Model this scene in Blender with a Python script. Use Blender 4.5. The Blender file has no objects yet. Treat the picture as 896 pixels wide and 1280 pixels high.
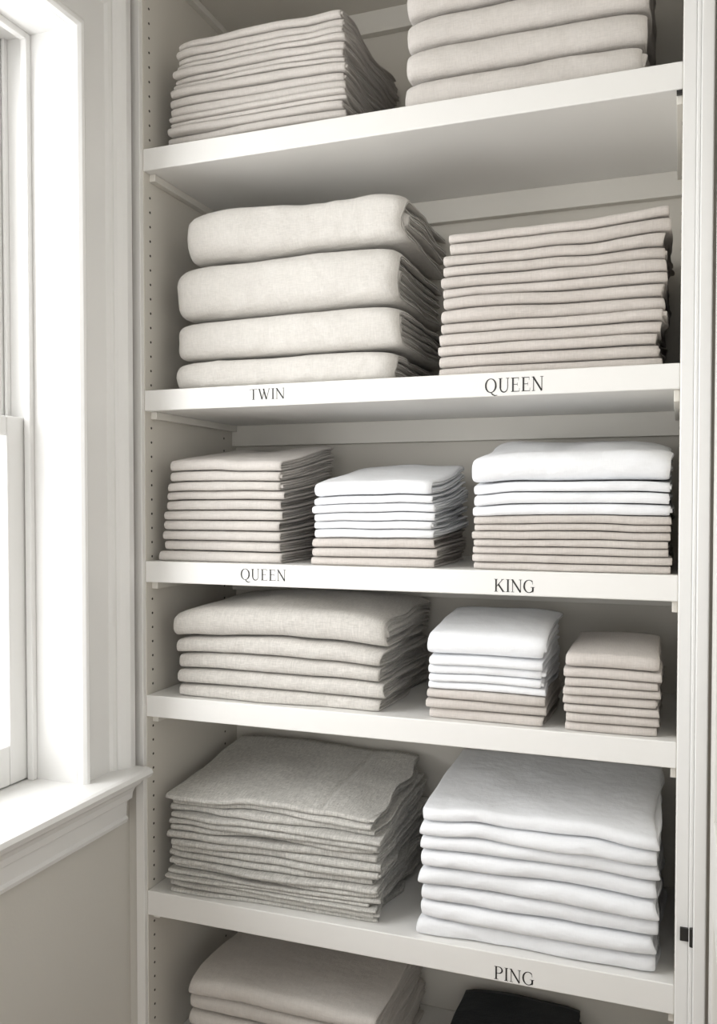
import bpy, math, random
import numpy as np
from mathutils import Vector
Z0=1.5
random.seed(4)
scene=bpy.context.scene
col=scene.collection
try:
    scene.view_settings.view_transform='Standard'
    scene.view_settings.look='None'
except Exception: pass
scene.view_settings.exposure=0.0

# ---------------------------------------------------------------- materials
def paint(name,c,rough=0.45,bump=0.03,var=0.02):
    m=bpy.data.materials.new(name); m.use_nodes=True
    nt=m.node_tree; b=nt.nodes['Principled BSDF']
    b.inputs['Roughness'].default_value=rough
    tc=nt.nodes.new('ShaderNodeTexCoord')
    n=nt.nodes.new('ShaderNodeTexNoise'); n.inputs['Scale'].default_value=3; n.inputs['Detail'].default_value=4
    nt.links.new(tc.outputs['Object'],n.inputs['Vector'])
    r=nt.nodes.new('ShaderNodeMixRGB')
    r.inputs[1].default_value=(*[v*(1-var) for v in c],1); r.inputs[2].default_value=(*[min(1,v*(1+var)) for v in c],1)
    nt.links.new(n.outputs['Fac'],r.inputs[0]); nt.links.new(r.outputs[0],b.inputs['Base Color'])
    n2=nt.nodes.new('ShaderNodeTexNoise'); n2.inputs['Scale'].default_value=180; n2.inputs['Detail'].default_value=3
    nt.links.new(tc.outputs['Object'],n2.inputs['Vector'])
    bp=nt.nodes.new('ShaderNodeBump'); bp.inputs['Strength'].default_value=bump; bp.inputs['Distance'].default_value=0.002
    nt.links.new(n2.outputs['Fac'],bp.inputs['Height']); nt.links.new(bp.outputs[0],b.inputs['Normal'])
    return m
def fabric(name,c,heather=0.06,weave=0.25,wr=0.35,crease=.10):
    m=bpy.data.materials.new(name); m.use_nodes=True
    nt=m.node_tree; b=nt.nodes['Principled BSDF']
    b.inputs['Roughness'].default_value=0.92
    try:
        b.inputs['Sheen Weight'].default_value=0.15; b.inputs['Sheen Roughness'].default_value=0.5
        b.inputs['Specular IOR Level'].default_value=0.2
    except Exception: pass
    tc=nt.nodes.new('ShaderNodeTexCoord')
    def noise(scale,detail,stretch=(1,1,1)):
        mp=nt.nodes.new('ShaderNodeMapping'); mp.inputs['Scale'].default_value=stretch
        nt.links.new(tc.outputs['Object'],mp.inputs['Vector'])
        n=nt.nodes.new('ShaderNodeTexNoise'); n.inputs['Scale'].default_value=scale; n.inputs['Detail'].default_value=detail
        nt.links.new(mp.outputs[0],n.inputs['Vector']); return n
    a=noise(750,2,(0.10,1,1)); d=noise(750,2,(1,0.10,0.10)); big=noise(14,4)
    add=nt.nodes.new('ShaderNodeMath'); add.operation='ADD'
    nt.links.new(a.outputs['Fac'],add.inputs[0]); nt.links.new(d.outputs['Fac'],add.inputs[1])
    mr=nt.nodes.new('ShaderNodeMapRange'); mr.inputs[1].default_value=0.75; mr.inputs[2].default_value=1.25
    nt.links.new(add.outputs[0],mr.inputs[0])
    mx=nt.nodes.new('ShaderNodeMixRGB')
    mx.inputs[1].default_value=(*[v*(1-heather) for v in c],1); mx.inputs[2].default_value=(*[min(.95,v*(1+heather)) for v in c],1)
    nt.links.new(mr.outputs[0],mx.inputs[0])
    m2=nt.nodes.new('ShaderNodeMixRGB'); m2.blend_type='MULTIPLY'; m2.inputs[0].default_value=0.5
    cr=nt.nodes.new('ShaderNodeMapRange'); cr.inputs[1].default_value=.3; cr.inputs[2].default_value=.7; cr.inputs[3].default_value=.94; cr.inputs[4].default_value=1.0
    nt.links.new(big.outputs['Fac'],cr.inputs[0]); nt.links.new(mx.outputs[0],m2.inputs[1]); nt.links.new(cr.outputs[0],m2.inputs[2])
    nt.links.new(m2.outputs[0],b.inputs['Base Color'])
    # faint soft creases: shallow valleys where a warped noise crosses its mid value
    w1=noise(6,1,(1,1.4,1.5)); w1.inputs['Distortion'].default_value=.8
    s=nt.nodes.new('ShaderNodeMath'); s.operation='SUBTRACT'; s.inputs[1].default_value=.5
    ab=nt.nodes.new('ShaderNodeMath'); ab.operation='ABSOLUTE'
    cm=nt.nodes.new('ShaderNodeMapRange'); cm.interpolation_type='SMOOTHSTEP'; cm.inputs[1].default_value=0; cm.inputs[2].default_value=.12
    nt.links.new(w1.outputs['Fac'],s.inputs[0]); nt.links.new(s.outputs[0],ab.inputs[0]); nt.links.new(ab.outputs[0],cm.inputs[0])
    b1=nt.nodes.new('ShaderNodeBump'); b1.inputs['Strength'].default_value=crease; b1.inputs['Distance'].default_value=0.003
    nt.links.new(cm.outputs[0],b1.inputs['Height'])
    w3=noise(34,3,(1,1,1.5))
    b3=nt.nodes.new('ShaderNodeBump'); b3.inputs['Strength'].default_value=wr; b3.inputs['Distance'].default_value=0.006
    nt.links.new(w3.outputs['Fac'],b3.inputs['Height']); nt.links.new(b1.outputs[0],b3.inputs['Normal'])
    b2=nt.nodes.new('ShaderNodeBump'); b2.inputs['Strength'].default_value=weave; b2.inputs['Distance'].default_value=0.0008
    nt.links.new(mr.outputs[0],b2.inputs['Height']); nt.links.new(b3.outputs[0],b2.inputs['Normal'])
    nt.links.new(b2.outputs[0],b.inputs['Normal'])
    return m
M_shelf=paint('shelf_white_paint',(0.83,0.82,0.795),0.4)
M_trim=paint('trim_white_paint',(0.82,0.815,0.80),0.35)
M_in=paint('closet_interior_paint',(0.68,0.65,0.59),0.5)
M_cleat=paint('cleat_paint',(0.76,0.735,0.68),0.5)
M_wall=paint('wall_greige_paint',(0.65,0.63,0.585),0.7,0.08)
M_door=paint('door_paint',(0.74,0.725,0.69),0.4)
M_ceil=paint('ceiling_paint',(0.75,0.74,0.70),0.8)
M_black=paint('black_metal',(0.015,0.014,0.013),0.4)
M_ink=paint('black_lettering',(0.02,0.019,0.018),0.6,0.0)
M_hole=paint('peg_hole_dark',(0.05,0.045,0.035),0.8)
F_beige=fabric('linen_beige',(0.64,0.605,0.57),.05)
F_sand=fabric('linen_sand',(0.595,0.552,0.515),.06)
F_cream=fabric('brushed_cotton_cream',(0.665,0.64,0.602),0.06,0.3,0.5,.16)
F_greige=fabric('linen_greige',(0.60,0.575,0.538),0.12,0.3,0.35,.08)
F_grey=fabric('linen_heather_grey',(0.54,0.527,0.495),0.24,0.45,0.3,.08)
F_white=fabric('cotton_white',(0.865,0.875,0.895),0.015,0.12,0.4,.13)
F_navy=fabric('cotton_navy',(0.007,0.010,0.014),0.2)
M_floor=bpy.data.materials.new('oak_floor'); M_floor.use_nodes=True
nt=M_floor.node_tree; b=nt.nodes['Principled BSDF']; b.inputs['Roughness'].default_value=.4
tc=nt.nodes.new('ShaderNodeTexCoord'); mp=nt.nodes.new('ShaderNodeMapping'); mp.inputs['Scale'].default_value=(1,8,1)
w=nt.nodes.new('ShaderNodeTexNoise'); w.inputs['Scale'].default_value=3; w.inputs['Detail'].default_value=6
cr=nt.nodes.new('ShaderNodeValToRGB'); cr.color_ramp.elements[0].color=(.25,.16,.09,1); cr.color_ramp.elements[1].color=(.42,.29,.18,1)
nt.links.new(tc.outputs['Object'],mp.inputs[0]); nt.links.new(mp.outputs[0],w.inputs['Vector']); nt.links.new(w.outputs['Fac'],cr.inputs[0]); nt.links.new(cr.outputs[0],b.inputs['Base Color'])
M_glass=bpy.data.materials.new('window_glass'); M_glass.use_nodes=True
nt=M_glass.node_tree; nt.nodes.clear()
o=nt.nodes.new('ShaderNodeOutputMaterial'); mx=nt.nodes.new('ShaderNodeMixShader'); mx.inputs[0].default_value=.06
t=nt.nodes.new('ShaderNodeBsdfTransparent'); g=nt.nodes.new('ShaderNodeBsdfGlossy'); g.inputs['Roughness'].default_value=.02
nt.links.new(t.outputs[0],mx.inputs[1]); nt.links.new(g.outputs[0],mx.inputs[2]); nt.links.new(mx.outputs[0],o.inputs[0])

# ---------------------------------------------------------------- helpers
def empty(name):
    e=bpy.data.objects.new(name,None); col.objects.link(e); return e
def mesh_obj(name,verts,faces,mat,parent=None,smooth=False,bevel=0):
    me=bpy.data.meshes.new(name); me.from_pydata(verts,[],faces); me.validate(); me.update()
    import bmesh
    bm=bmesh.new(); bm.from_mesh(me); bmesh.ops.recalc_face_normals(bm,faces=bm.faces); bm.to_mesh(me); bm.free()
    me.materials.append(mat)
    ob=bpy.data.objects.new(name,me); col.objects.link(ob)
    if parent: ob.parent=parent
    if smooth:
        for p in me.polygons: p.use_smooth=True
    if bevel:
        md=ob.modifiers.new('bevel','BEVEL'); md.width=bevel; md.segments=2; md.limit_method='ANGLE'
    return ob
BF=[(0,1,3,2),(4,6,7,5),(0,4,5,1),(2,3,7,6),(0,2,6,4),(1,5,7,3)]
def boxes(name,lst,mat,parent=None,bevel=0):
    V=[];F=[]
    for (x0,x1,y0,y1,z0,z1) in lst:
        n=len(V)
        for x in (x0,x1):
            for y in (y0,y1):
                for z in (z0,z1): V.append((x,y,z+Z0))
        F+=[tuple(n+i for i in f) for f in BF]
    return mesh_obj(name,V,F,mat,parent,False,bevel)

# ---------------------------------------------------------------- room shell  (z relative to camera height)
FL=-1.5; CE=1.2
XW=-0.99
boxes('floor',[(-1.19,1.7,-1.8,1.85,FL-.05,FL)],M_floor)
boxes('ceiling',[(-1.19,1.7,-1.8,1.85,CE,CE+.05)],M_ceil)
YF,YN=1.258,0.30
ZH,ZS=.8185,-.495
boxes('wall_left',[(-1.19,XW,-1.8,1.85,FL,ZS-.02),(-1.19,XW,-1.8,1.85,ZH+.012,CE),
                   (-1.19,XW,-1.8,YN-.012,ZS-.02,ZH+.012),(-1.19,XW,YF+.012,1.85,ZS-.02,ZH+.012)],M_wall)
boxes('wall_back',[(.022,1.7,1.42,1.52,FL,CE),(XW,.022,1.42,1.52,1.06,CE)],M_wall)
boxes('wall_right',[(1.7,1.8,-1.8,1.85,FL,CE)],M_wall)
boxes('baseboard_left',[(XW,XW+.016,-1.8,1.40,FL,FL+.13)],M_trim,bevel=.003)
boxes('baseboard_back',[(.12,1.7,1.404,1.42,FL,FL+.13)],M_trim,bevel=.003)

# window casing (mitred moulding)
prof=[(0,0),(0,.013),(.004,.019),(.009,.021),(.014,.018),(.017,.012),(.022,.010),(.075,.013),(.080,.018),(.086,.020),(.092,.019),(.096,.024),(.104,.030),(.112,.034),(.127,.034),(.127,0)]
V=[];F=[];n=len(prof)
for (s,x) in prof:
    X=XW+x
    V+=[(X,YF+s,ZS+Z0),(X,YF+s,ZH+s+Z0),(X,YN-s,ZH+s+Z0),(X,YN-s,ZS+Z0)]
for i in range(n):
    j=(i+1)%n
    for k in range(3): F.append((4*i+k,4*j+k,4*j+k+1,4*i+k+1))
mesh_obj('trim_1',V,F,M_trim,bevel=.0008)
# stool (window sill board)
V=[];F=[]
def prism(pts,y0,y1):
    n0=len(V)
    for (x,z) in pts: V.extend([(x,y0,ZS+z+Z0),(x,y1,ZS+z+Z0)])
    m=len(pts)
    for i in range(m):
        j=(i+1)%m; F.append((n0+2*i,n0+2*j,n0+2*j+1,n0+2*i+1))
    F.append(tuple(n0+2*i for i in range(m))); F.append(tuple(n0+2*i+1 for i in reversed(range(m))))
prism([(XW,-.018),(-.929,-.018),(-.922,-.016),(-.918,-.009),(-.922,-.002),(-.929,0),(XW,0)],YN-.145,1.386)
prism([(-1.13,-.018),(XW,-.018),(XW,0),(-1.13,0)],YN,YF)
mesh_obj('trim_2',V,F,M_trim)
V=[];F=[]
prism([(XW,-.019),(-.935,-.019),(-.937,-.027),(-.945,-.033),(-.950,-.037),(-.955,-.046),(-.957,-.058),(-.963,-.062),(-.968,-.064),(-.970,-.092),(-.966,-.097),(-.968,-.104),(XW,-.106)],YN-.12,1.374)
mesh_obj('trim_3',V,F,M_trim)

# window
win=empty('window_1')
boxes('jamb_liner',[(-1.19,XW,YF,YF+.012,ZS,ZH),(-1.19,XW,YN-.012,YN,ZS,ZH),(-1.19,XW,YN-.012,YF+.012,ZH,ZH+.012),(-1.19,-1.13,YN,YF,ZS-.018,ZS+.004)],M_trim,win)
boxes('stop_moulding',[(-1.088,-1.075,YF-.012,YF,ZS,ZH),(-1.088,-1.075,YN,YN+.012,ZS,ZH),(-1.088,-1.075,YN+.012,YF-.012,ZH-.012,ZH),
    (-1.132,-1.126,YF-.010,YF,ZS,ZH),(-1.132,-1.126,YN,YN+.010,ZS,ZH)],M_trim,win,.0015)
def sash(name,x0,x1,z0,z1,rail_b,rail_t):
    a,bq=YN+.003,YF-.003; st=.048
    boxes(name,[(x0,x1,bq-st,bq,z0,z1),(x0,x1,a,a+st,z0,z1),(x0,x1,a+st,bq-st,z0,z0+rail_b),(x0,x1,a+st,bq-st,z1-rail_t,z1)],M_trim,win,.003)
    boxes(name+'_glass',[((x0+x1)/2-.002,(x0+x1)/2+.002,a+st,bq-st,z0+rail_b,z1-rail_t)],M_glass,win)
sash('lower_sash',-1.124,-1.090,ZS+.002,.150,.07,.035)
sash('upper_sash',-1.168,-1.134,.112,ZH-.001,.035,.05)
boxes('sash_lift',[(-1.092,-1.078,.72,.84,ZS+.03,ZS+.038)],M_trim,win)

# ---------------------------------------------------------------- closet
clo=empty('linen_closet')
W=.95; YS=1.41; YB=1.77
boxes('side_panel_left',[(-.968,-.95,1.402,1.79,FL,1.06)],M_shelf,clo,.001)
boxes('filler_strip',[(XW,-.969,1.412,1.79,FL,1.06)],M_wall,clo)
boxes('side_panel_right',[(0,.020,1.402,1.79,FL,1.06)],M_shelf,clo,.001)
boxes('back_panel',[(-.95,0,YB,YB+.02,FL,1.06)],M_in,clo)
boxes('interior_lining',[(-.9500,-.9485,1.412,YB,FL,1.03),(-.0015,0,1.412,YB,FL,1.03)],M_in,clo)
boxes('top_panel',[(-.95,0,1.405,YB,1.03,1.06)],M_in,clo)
boxes('face_stile',[(-.001,.018,1.390,1.402,FL,1.06)],M_trim,clo,.002)
boxes('face_bead',[(.018,.024,1.384,1.402,FL,1.06),(.024,.042,1.372,1.402,FL,1.06)],M_trim,clo,.002)
SH=[.661,.211,-.111,-.366,-.742,-1.07]
TH={.661:.041,.211:.039,-.111:.040,-.366:.041,-.742:.047,-1.07:.041}
boxes('shelves',[(-.9485,-.0015,YS,YB-.001,z-TH[z],z) for z in SH],M_shelf,clo,.0018)
cl=[]
for z in [None]+SH:
    zz=(z-TH[z]) if z is not None else 1.03
    cl.append((-.9485,-.0015,YB-.018,YB,zz-.046,zz))
    cl.append((-.9485,-.935,YS+.02,YB-.018,zz-.014,zz))
    cl.append((-.010,-.0015,YS+.012,YB-.018,zz-.018,zz))
boxes('shelf_cleats',cl,M_cleat,clo,.0012)
# peg holes
V=[];F=[]
def disc(x,y,z,nx,r=.0024):
    n0=len(V); N=10
    for k in range(N):
        a=2*math.pi*k/N; V.append((x,y+r*math.cos(a),z+r*math.sin(a)+Z0))
    for k in range(N):
        a=2*math.pi*k/N; V.append((x+nx*.0004,y+r*math.cos(a),z+r*math.sin(a)+Z0))
    F.append(tuple(range(n0+N,n0+2*N)))
    for k in range(N): F.append((n0+k,n0+(k+1)%N,n0+N+(k+1)%N,n0+N+k))
z=-1.3
while z<1.0:
    if all(not(s-.04-.022<z<s+.004) for s in SH):
        disc(-.9485,1.432,z,1); disc(-.9485,1.715,z,1); disc(-.0015,1.432,z,-1)
    z+=.0272
mesh_obj('peg_holes',V,F,M_hole,clo)
boxes('shelf_pin',[(-.010,-.002,1.413,1.420,.661-.041-.006,.661-.041)],M_black,clo)

# lettering
GL={}
def serif(x,y,w=.26): return [(x-w/2,y,.035),(x+w/2,y,.035)]
TK,TN=.135,.055
GL['T']=(.84,[[(.42,0,TK),(.42,.98,TK)],[(.03,.975,.05),(.81,.975,.05)],[(.04,.99,.03),(.07,.76,.02)],[(.80,.99,.03),(.77,.76,.02)],serif(.42,.015,.34)])
GL['I']=(.36,[[(.18,0,TK),(.18,1,TK)],serif(.18,.015,.32),serif(.18,.985,.32)])
GL['N']=(.98,[[(.16,0,TN),(.16,1,TN)],[(.13,1,.13),(.83,.0,.13)],[(.83,0,TN),(.83,1,TN)],serif(.16,.015),serif(.83,.985),serif(.1,.985,.16)])
GL['W']=(1.3,[[(.12,1,TK),(.42,0,TK)],[(.42,0,TN),(.66,.95,TN)],[(.56,1,TK),(.86,0,TK)],[(.86,0,TN),(1.16,1,TN)],serif(.12,.985,.3),serif(.56,.985,.28),serif(1.16,.985,.24)])
def arc(cx,cy,rx,ry,a0,a1,n=26,lo=.05,hi=.14):
    out=[]
    for i in range(n+1):
        a=math.radians(a0+(a1-a0)*i/n); out.append((cx+rx*math.cos(a),cy+ry*math.sin(a),lo+(hi-lo)*abs(math.cos(a))**1.5))
    return out
GL['Q']=(1.06,[arc(.52,.5,.42,.49,0,360),[(.5,.02,.05),(.66,-.13,.10),(.85,-.22,.08),(1.08,-.2,.03)]])
GL['U']=(.98,[[(.2,1,TK),(.2,.34,TK)]+[(.5-.3*math.cos(math.radians(t)),.34-.34*math.sin(math.radians(t)),.12-.075*t/180) for t in range(10,180,10)]+[(.8,.34,TN),(.8,1,TN)],serif(.2,.985,.32),serif(.8,.985)])
GL['E']=(.8,[[(.2,0,TK),(.2,1,TK)],[(.05,.98,.045),(.68,.98,.045)],[(.05,.02,.045),(.72,.02,.045)],[(.2,.52,.04),(.56,.52,.04)],[(.67,1,.03),(.66,.78,.02)],[(.72,0,.03),(.74,.24,.02)],[(.56,.63,.025),(.56,.41,.025)]])
GL['K']=(.98,[[(.2,0,TK),(.2,1,TK)],[(.25,.42,TN),(.76,.98,TN)],[(.40,.58,TK),(.84,.0,TK)],serif(.2,.015,.32),serif(.2,.985,.32),serif(.76,.985),serif(.86,.015)])
GL['G']=(1.04,[arc(.52,.5,.42,.49,48,318),[(.84,.02,.02),(.84,.42,TK)],[(.84,.1,TK),(.84,.42,TK)],serif(.82,.43,.34),[(.80,.86,.03),(.83,.66,.03)],[(.84,.17,.05),(.7,.05,.05)]])
GL['P']=(.8,[[(.2,0,TK),(.2,1,TK)],[(.05,.98,.045),(.4,.98,.045)]+[(.4+.29*math.sin(math.radians(t)),.73+.25*math.cos(math.radians(t)),.045+.08*math.sin(math.radians(t))) for t in range(10,180,10)]+[(.4,.48,.045),(.2,.48,.045)],serif(.2,.015,.34)])
def label(name,txt,x0,x1,zc,h,y):
    V=[];F=[];cx=0
    for ch in txt:
        adv,st=GL[ch]
        for s in st:
            n0=len(V)
            for i,(px,py,w_) in enumerate(s):
                a=s[max(0,i-1)]; c=s[min(len(s)-1,i+1)]
                dx,dy=c[0]-a[0],c[1]-a[1]; L=math.hypot(dx,dy) or 1
                nx,ny=-dy/L*w_/2,dx/L*w_/2
                V.append((cx+px+nx,py+ny)); V.append((cx+px-nx,py-ny))
            for i in range(len(s)-1): F.append((n0+2*i,n0+2*i+1,n0+2*i+3,n0+2*i+2))
        cx+=adv+.06
    sx=(x1-x0)/(cx-.06)
    VV=[(x0+v[0]*sx,y-.0004,zc+(v[1]-.5)*h+Z0) for v in V]
    me=bpy.data.meshes.new(name); me.from_pydata(VV,[],F); me.materials.append(M_ink)
    ob=bpy.data.objects.new(name,me); col.objects.link(ob); ob.parent=clo
    return ob
label('label_twin','TWIN',-.7276,-.6575,.1935,.0190,YS)
label('label_queen','QUEEN',-.300,-.205,.1895,.0225,YS)
label('label_queen_small','QUEEN',-.747,-.656,-.130,.0200,YS)
label('label_king','KING',-.2837,-.2165,-.1350,.0205,YS)
label('label_ping','PING',-.2810,-.2140,-.7745,.0215,YS)

# ---------------------------------------------------------------- door (open 90 deg)
door=empty('door_1')
dx0,dx1,dy0,dy1,dz0,dz1=.046,.081,.62,1.366,FL+.01,1.03
rs=.11
boxes('slab_frame',[(dx0,dx1,dy0,dy0+rs,dz0,dz1),(dx0,dx1,dy1-rs,dy1,dz0,dz1),(dx0,dx1,dy0+rs,dy1-rs,dz0,dz0+.2),(dx0,dx1,dy0+rs,dy1-rs,dz1-rs,dz1),(dx0,dx1,dy0+rs,dy1-rs,-.55,-.43)],M_door,door,.002)
boxes('recessed_panel',[(dx0+.012,dx1-.012,dy0+rs,dy1-rs,dz0+.2,-.55),(dx0+.012,dx1-.012,dy0+rs,dy1-rs,-.43,dz1-rs)],M_door,door)
for i,zc in enumerate((-.650,-1.3)):
    V=[];F=[]
    N=12
    for k in range(N):
        a=2*math.pi*k/N
        for zz in (-.014,.014): V.append((.0225+.0035*math.cos(a),1.3800+.0035*math.sin(a),zc+zz+Z0))
    for k in range(N): F.append((2*k,2*((k+1)%N),2*((k+1)%N)+1,2*k+1))
    F.append(tuple(2*k for k in range(N))); F.append(tuple(2*k+1 for k in reversed(range(N))))
    n0=len(V)
    for x in (.006,.0225):
        for y in (1.3855,1.3895):
            for zz in (-.010,.010): V.append((x,y,zc+zz+Z0))
    F+=[tuple(n0+q for q in f) for f in BF]
    mesh_obj('hinge_%d'%(i+1),V,F,M_black,door,False,.0005)

# ---------------------------------------------------------------- folded cloth stacks
def vnoise(x,y,z,seed=0):
    xi,yi,zi=np.floor(x),np.floor(y),np.floor(z)
    fx,fy,fz=x-xi,y-yi,z-zi
    fx=fx*fx*(3-2*fx);fy=fy*fy*(3-2*fy);fz=fz*fz*(3-2*fz)
    def h(a,b_,c):
        v=np.sin(a*127.1+b_*311.7+c*74.7+seed*53.37)*43758.5453
        return v-np.floor(v)
    r=0
    for dx in (0,1):
        wx=fx if dx else 1-fx
        for dy in (0,1):
            wy=fy if dy else 1-fy
            for dz in (0,1):
                wz=fz if dz else 1-fz
                r=r+wx*wy*wz*h(xi+dx,yi+dy,zi+dz)
    return r*2-1
def ridged(x,y,z,seed=0):
    return 1-2*np.abs(vnoise(x,y,z,seed))

def stack(name,items,x0,x1,yf,yb,zb,mats,seed=1,wave=.004,droop=.004,tilt=0.0,corner=.004,jit=.004,wr=.0012,lean=(0,0),rot=0,dome=0.0,expn=2.4,split=0.0,vary=.10,gap=.97,fall=.12,creases=()):
    """items bottom->top: (height, mat index, nested folds, left inset, right inset, front inset)"""
    rng=random.Random(seed)
    H0=sum(i[0] for i in items)
    its=[]
    for it in items:
        hh=it[0]*(1+rng.uniform(-vary,vary))
        offs=(rng.uniform(0,jit),rng.uniform(0,jit),rng.uniform(0,jit),rng.uniform(0,jit))
        if rng.random()<split and it[2]>1:
            its.append((hh*.46,)+tuple(it[1:2])+(1,)+tuple(it[3:])+(offs,))
            o2=tuple(o+rng.uniform(-.0015,.0015) for o in offs)
            its.append((hh*.54,)+tuple(it[1:2])+(1,)+tuple(it[3:])+(o2,))
        else: its.append((hh,)+tuple(it[1:])+(offs,))
    sc=H0/sum(i[0] for i in its)
    its=[(i[0]*sc,)+i[1:] for i in its]
    items=its; htot=H0
    VV=[];FF=[];MI=[];base=0
    z=0
    for ii,it in enumerate(items):
        h,mi,nU,il,ir,fi,offs=it
        last=(ii==len(items)-1)
        xl=x0+il+offs[0]+lean[0]*z/htot; xr=x1-ir-offs[1]+lean[0]*z/htot
        y0=yf+fi+offs[2]+lean[1]*z/htot; y1=yb-offs[3]
        he=h*gap; H=he/2; t=he/(2*nU)
        yaw=rng.uniform(-1,1)*jit*.6      # small skew of every item
        for k in range(nU):
            r=H-t*(k+.5)
            a=xl+(rng.uniform(.000,.005)*(k>0)); c=xr-(rng.uniform(-.002,.009) if k else 0)
            nx=max(10,int((c-a)/(.0045 if k==0 else .012)))
            inner=np.linspace(a+t*.8,c-t*.8,nx)
            xs=np.concatenate([[a,a+t*.1,a+t*.35],inner,[c-t*.35,c-t*.1,c]])
            tk=np.concatenate([[.3,.68,.92],np.ones(nx),[.92,.68,.3]])
            ms=24 if k==0 else 10; ma=13
            def path(R):
                R=np.maximum(R,.0004)
                yc=y0+H
                yend=y1-.002*k
                P=[(yend+(yc-yend)*q,1,0) for q in np.linspace(0,1,ms)[:-1]]
                for q in np.linspace(0,math.pi,ma):
                    cy=math.sin(q);cz=math.cos(q)
                    P.append((yc,np.sign(cz)*abs(cz)**(2/expn),-abs(cy)**(2/expn)))
                P+=[(yc+(yend-yc)*q,-1,0) for q in np.linspace(0,1,ms)[1:]]
                P=np.array(P)
                Y=P[:,0][None,:]+P[:,2][None,:]*R[:,None]
                Zc=P[:,1][None,:]*R[:,None]
                return Y,Zc
            Yo,Zo=path(r+t*.47*tk); Yi,Zi=path(r-t*.38*tk)
            Y=np.concatenate([Yo,Yi[:,::-1]],1); Zc=np.concatenate([Zo,Zi[:,::-1]],1)
            NC,NR=Y.shape
            X=np.repeat(xs[:,None],NR,1)
            Zl=Zc+H
            nz=ii*3.7
            front=np.clip(1-(Y-y0)/.06,0,1)
            rg=ridged(X*9+Zl*20,X*0+nz,Zl*18+Y*9,seed+31)*.6+ridged(X*22-Zl*30,X*0+nz,Zl*30+Y*18,seed+32)*.4
            Y=Y+front*(vnoise(X*7,X*0+nz,X*0,seed)*jit*.8-rg*wr)+yaw*(X-(xl+xr)/2)/(xr-xl)*2
            de=np.minimum(X-xl,xr-X).clip(0)
            Y=Y+corner*np.exp(-de/.012)*front
            wx=2*(X-(xl+xr)/2)/(xr-xl)
            rw=np.clip(wx,0,1)**2; lw=np.clip(-wx,0,1)**2
            X=X+vnoise(Y*14,Y*0+nz,Zl*25+k*1.7,seed+9)*(jit*.8+.0015)*rw+vnoise(Y*14,Y*0+nz,Zl*25,seed+5)*jit*.5*lw
            pinch=1-fall*np.exp(-de/.018)*min(1,h/.05)-.08*(vnoise(X*10,Y*8,X*0+nz,seed+2)*.5+.5)
            topness=(Zl/he)
            Zl=H+(Zl-H)*pinch - H*(1-pinch)*.5 + rg*wr*.4*topness*(1-front)
            if last and k==0:
                for (ax,pos,wd_,dp) in creases:
                    Q=X if ax=='x' else Y
                    Zl=Zl-topness*dp*np.exp(-((Q-pos-.004*vnoise(X*6,Y*6,X*0,seed+50))/wd_)**2)
            Z=z+Zl
            fr=Z/htot
            df=(Y-yf).clip(0)
            dep=(yb-yf)
            Z=Z+fr*(wave*vnoise(X*6,Y*6,Z*9,seed+20)+wave*.5*vnoise(X*16,Y*12,Z*16,seed+21)
                    -droop*(np.exp(-de/.035)+.5*np.exp(-df/.03)) + tilt*(df/dep) + dome*np.sin(np.clip((X-xl)/(xr-xl),0,1)*np.pi)*np.sin(np.clip(df/dep,0,1)*np.pi*.9))
            Z=np.maximum(Z,.0004)
            VV.append(np.stack([X,Y,Z+zb+Z0],-1).reshape(-1,3))
            idx=base+np.arange(NC*NR).reshape(NC,NR)
            A=idx[:-1];B=idx[1:]
            q=np.stack([A,np.roll(A,-1,1),np.roll(B,-1,1),B],-1).reshape(-1,4)
            FF.append(q); cnt=len(q)
            P=NR//2
            for e,rev in ((0,True),(NC-1,False)):
                o=idx[e,:P]; inn=idx[e,P:][::-1]
                cap=np.stack([o[:-1],o[1:],inn[1:],inn[:-1]],-1)
                if not rev: cap=cap[:,::-1]
                FF.append(cap); cnt+=len(cap)
            MI.append(np.full(cnt,mi,dtype=np.int32))
            base+=NC*NR
        z+=h
    Vn=np.concatenate(VV); Fn=np.concatenate(FF); Mn=np.concatenate(MI)
    if rot:
        cx,cy=(x0+x1)/2,(yf+yb)/2; ca,sa=math.cos(rot),math.sin(rot)
        xx=Vn[:,0]-cx; yy=Vn[:,1]-cy
        Vn[:,0]=cx+xx*ca-yy*sa; Vn[:,1]=cy+xx*sa+yy*ca
    Vn[:,0]=np.clip(Vn[:,0],-.9475,-.0025); Vn[:,1]=np.clip(Vn[:,1],YS+.001,YB-.020)
    me=bpy.data.meshes.new(name)
    me.vertices.add(len(Vn)); me.vertices.foreach_set('co',Vn.astype(np.float32).ravel())
    me.loops.add(len(Fn)*4); me.loops.foreach_set('vertex_index',Fn.astype(np.int32).ravel())
    me.polygons.add(len(Fn)); me.polygons.foreach_set('loop_start',np.arange(0,len(Fn)*4,4,dtype=np.int32))
    me.update(calc_edges=True)
    for m in mats: me.materials.append(m)
    me.polygons.foreach_set('material_index',Mn)
    me.polygons.foreach_set('use_smooth',np.ones(len(Fn),dtype=bool))
    me.update(); me.validate()
    ob=bpy.data.objects.new(name,me); col.objects.link(ob); return ob

S=SH
# shelf 1
stack('folded_sheet_stack',[(.0170,0,2,.0026*i,.0,.0) for i in range(12)],-.926,-.556,1.438,1.750,S[0],[F_beige],seed=11,wave=.008,droop=.003,jit=.007,tilt=.014,split=.3,vary=.2,expn=2.2,gap=.94)
stack('folded_blanket_stack',[(.053,0,3,.002*i,.0,0) for i in range(5)],-.450,-.050,1.430,1.745,S[0],[F_beige],seed=12,wave=.006,droop=.007,jit=.008,corner=.008,tilt=.012,wr=.0035,expn=2.6,gap=.96)
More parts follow.
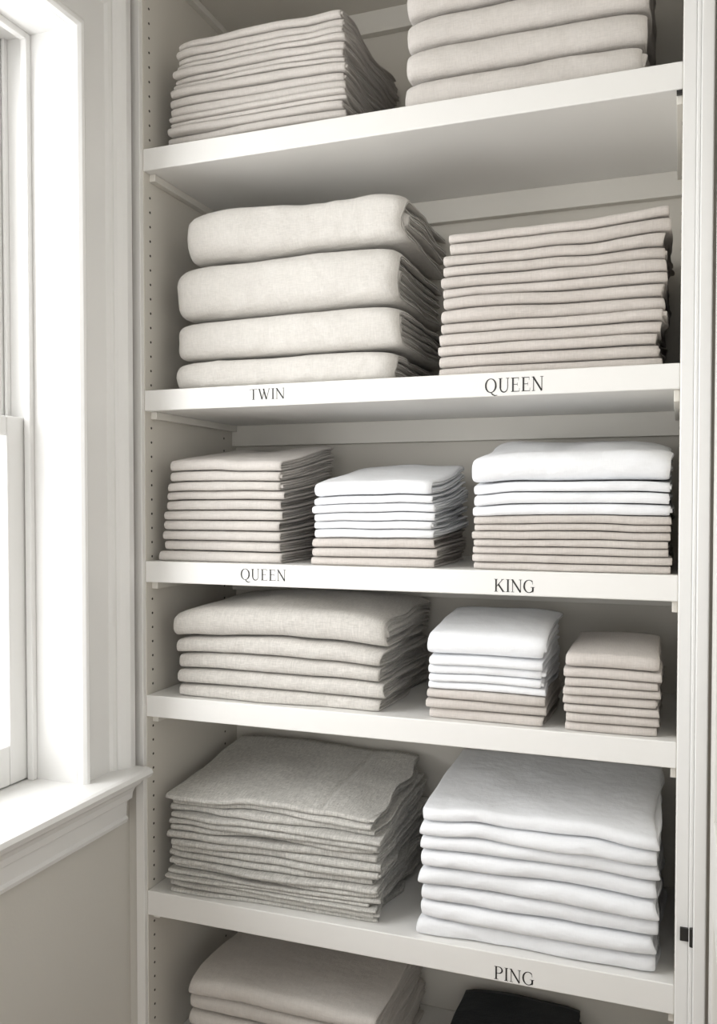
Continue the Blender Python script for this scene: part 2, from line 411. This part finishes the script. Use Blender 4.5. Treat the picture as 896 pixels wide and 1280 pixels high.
# shelf 2
stack('folded_duvet_stack',[(.058,0,2,0,.01,.0),(.079,0,3,.004,.0,.0),(.106,0,3,.002,.004,.0),(.102,0,3,.018,-.004,.002)],-.902,-.452,1.432,1.748,S[1],[F_cream],seed=13,wave=.009,droop=.005,jit=.006,corner=.012,wr=.006,expn=3.0,fall=.14,gap=.96)
stack('folded_sheet_stack',[(.0189,0,2,.001*i,-.0005*i,.0) for i in range(13)],-.392,-.028,1.432,1.740,S[1],[F_sand],seed=14,wave=.008,droop=.002,jit=.008,tilt=.006,split=.10,vary=.15,expn=2.1,gap=.94,lean=(.006,0),wr=.002)
# shelf 3
stack('folded_sheet_stack',[(.0189,0,2,.0022*i,.0,.0) for i in range(10)],-.928,-.674,1.423,1.690,S[2],[F_beige],seed=15,wave=.006,droop=.002,jit=.005,tilt=.038,split=.0,vary=.12,expn=2.1,gap=.94)
stack('folded_pillowcase_stack',[(.017,0,2,0,0,0)]*3+[(.0150,1,2,.002,0,0)]*5+[(.026,1,1,.002,0,0)],-.617,-.387,1.422,1.670,S[2],[F_sand,F_white],seed=16,wave=.008,droop=.003,jit=.006,tilt=.034,expn=2.1,gap=.94)
stack('folded_sheet_stack',[(.0133,0,2,0,0,0)]*7+[(.0190,1,2,0,0,0)]*3+[(.052,1,2,-.002,0,0)],-.325,-.012,1.420,1.700,S[2],[F_sand,F_white],seed=17,wave=.008,droop=.005,jit=.005,tilt=.032,corner=.005,wr=.003,expn=2.2,gap=.94)
# shelf 4
stack('folded_blanket_stack',[(.026,0,3,.010,0,0),(.029,0,3,.008,0,0),(.030,0,3,.004,0,0),(.031,0,3,.0,0,0),(.060,0,3,.0,0,0)],-.905,-.482,1.423,1.745,S[3],[F_greige],seed=18,wave=.008,droop=.009,jit=.007,corner=.006,dome=.018,wr=.003,gap=.95)
stack('folded_napkin_stack',[(.0175,0,2,0,0,0)]*3+[(.0146,1,2,0,0,0)]*4+[(.040,1,2,0,0,0)],-.402,-.202,1.420,1.640,S[3],[F_sand,F_white],seed=19,wave=.006,droop=.003,jit=.005,tilt=.020,expn=2.2,gap=.94,wr=.002)
stack('folded_washcloth_stack',[(.0140,0,2,0,0,0)]*7+[(.026,0,1,0,0,0)],-.174,-.026,1.418,1.640,S[3],[F_sand],seed=20,wave=.005,droop=.002,jit=.005,tilt=.010,expn=2.2,gap=.94)
# shelf 5
stack('folded_napkin_stack',[(.0118,0,2,.001*(i%3),0,0) for i in range(16)],-.920,-.488,1.423,1.735,S[4],[F_grey],seed=21,wave=.010,droop=.003,jit=.013,tilt=.034,split=.2,vary=.25,expn=2.0,gap=.92,creases=(('x',-.60,.004,.0025),('y',1.56,.005,.002)))
stack('folded_towel_stack',[(.0290,0,2,.0,0,0) for i in range(8)],-.418,-.024,1.415,1.740,S[4],[F_white],seed=22,wave=.007,droop=.005,jit=.009,corner=.006,tilt=.016,wr=.003,gap=.94,split=.0,vary=.12,expn=2.2)
# shelf 6
stack('folded_blanket_stack',[(.033,0,3,0,0,0)]*5,-.880,-.490,1.43,1.745,S[5],[F_beige],seed=23,wave=.007,droop=.007,jit=.008,corner=.008,wr=.002)
stack('folded_blanket_stack',[(.026,0,3,0,0,0)]*3,-.410,-.17,1.47,1.745,S[5],[F_navy],seed=24,wave=.005,droop=.008,jit=.006)

# ---------------------------------------------------------------- light
def area(name,loc,rot,sx,sy,power,c):
    l=bpy.data.lights.new(name,'AREA'); l.shape='RECTANGLE'; l.size=sx; l.size_y=sy; l.energy=power; l.color=c
    o=bpy.data.objects.new(name,l); col.objects.link(o); o.location=loc; o.rotation_euler=rot; return o
area('window_daylight',(-1.75,.55,2.0),(0,math.radians(-85),0),2.4,2.4,115,(.985,.995,1.0))
wd=bpy.data.worlds.new('World'); scene.world=wd; wd.use_nodes=True
bg=wd.node_tree.nodes['Background']; bg.inputs[0].default_value=(1.0,.988,.968,1); bg.inputs[1].default_value=1.33

cam=bpy.data.cameras.new('camera'); co=bpy.data.objects.new('camera',cam); col.objects.link(co)
co.location=(0,0,Z0); co.rotation_euler=(math.radians(90-1.5),0,math.radians(20.2))
cam.sensor_width=36; cam.lens=1091/1280*36; cam.shift_y=16.6/1280; cam.clip_start=.02
scene.camera=co
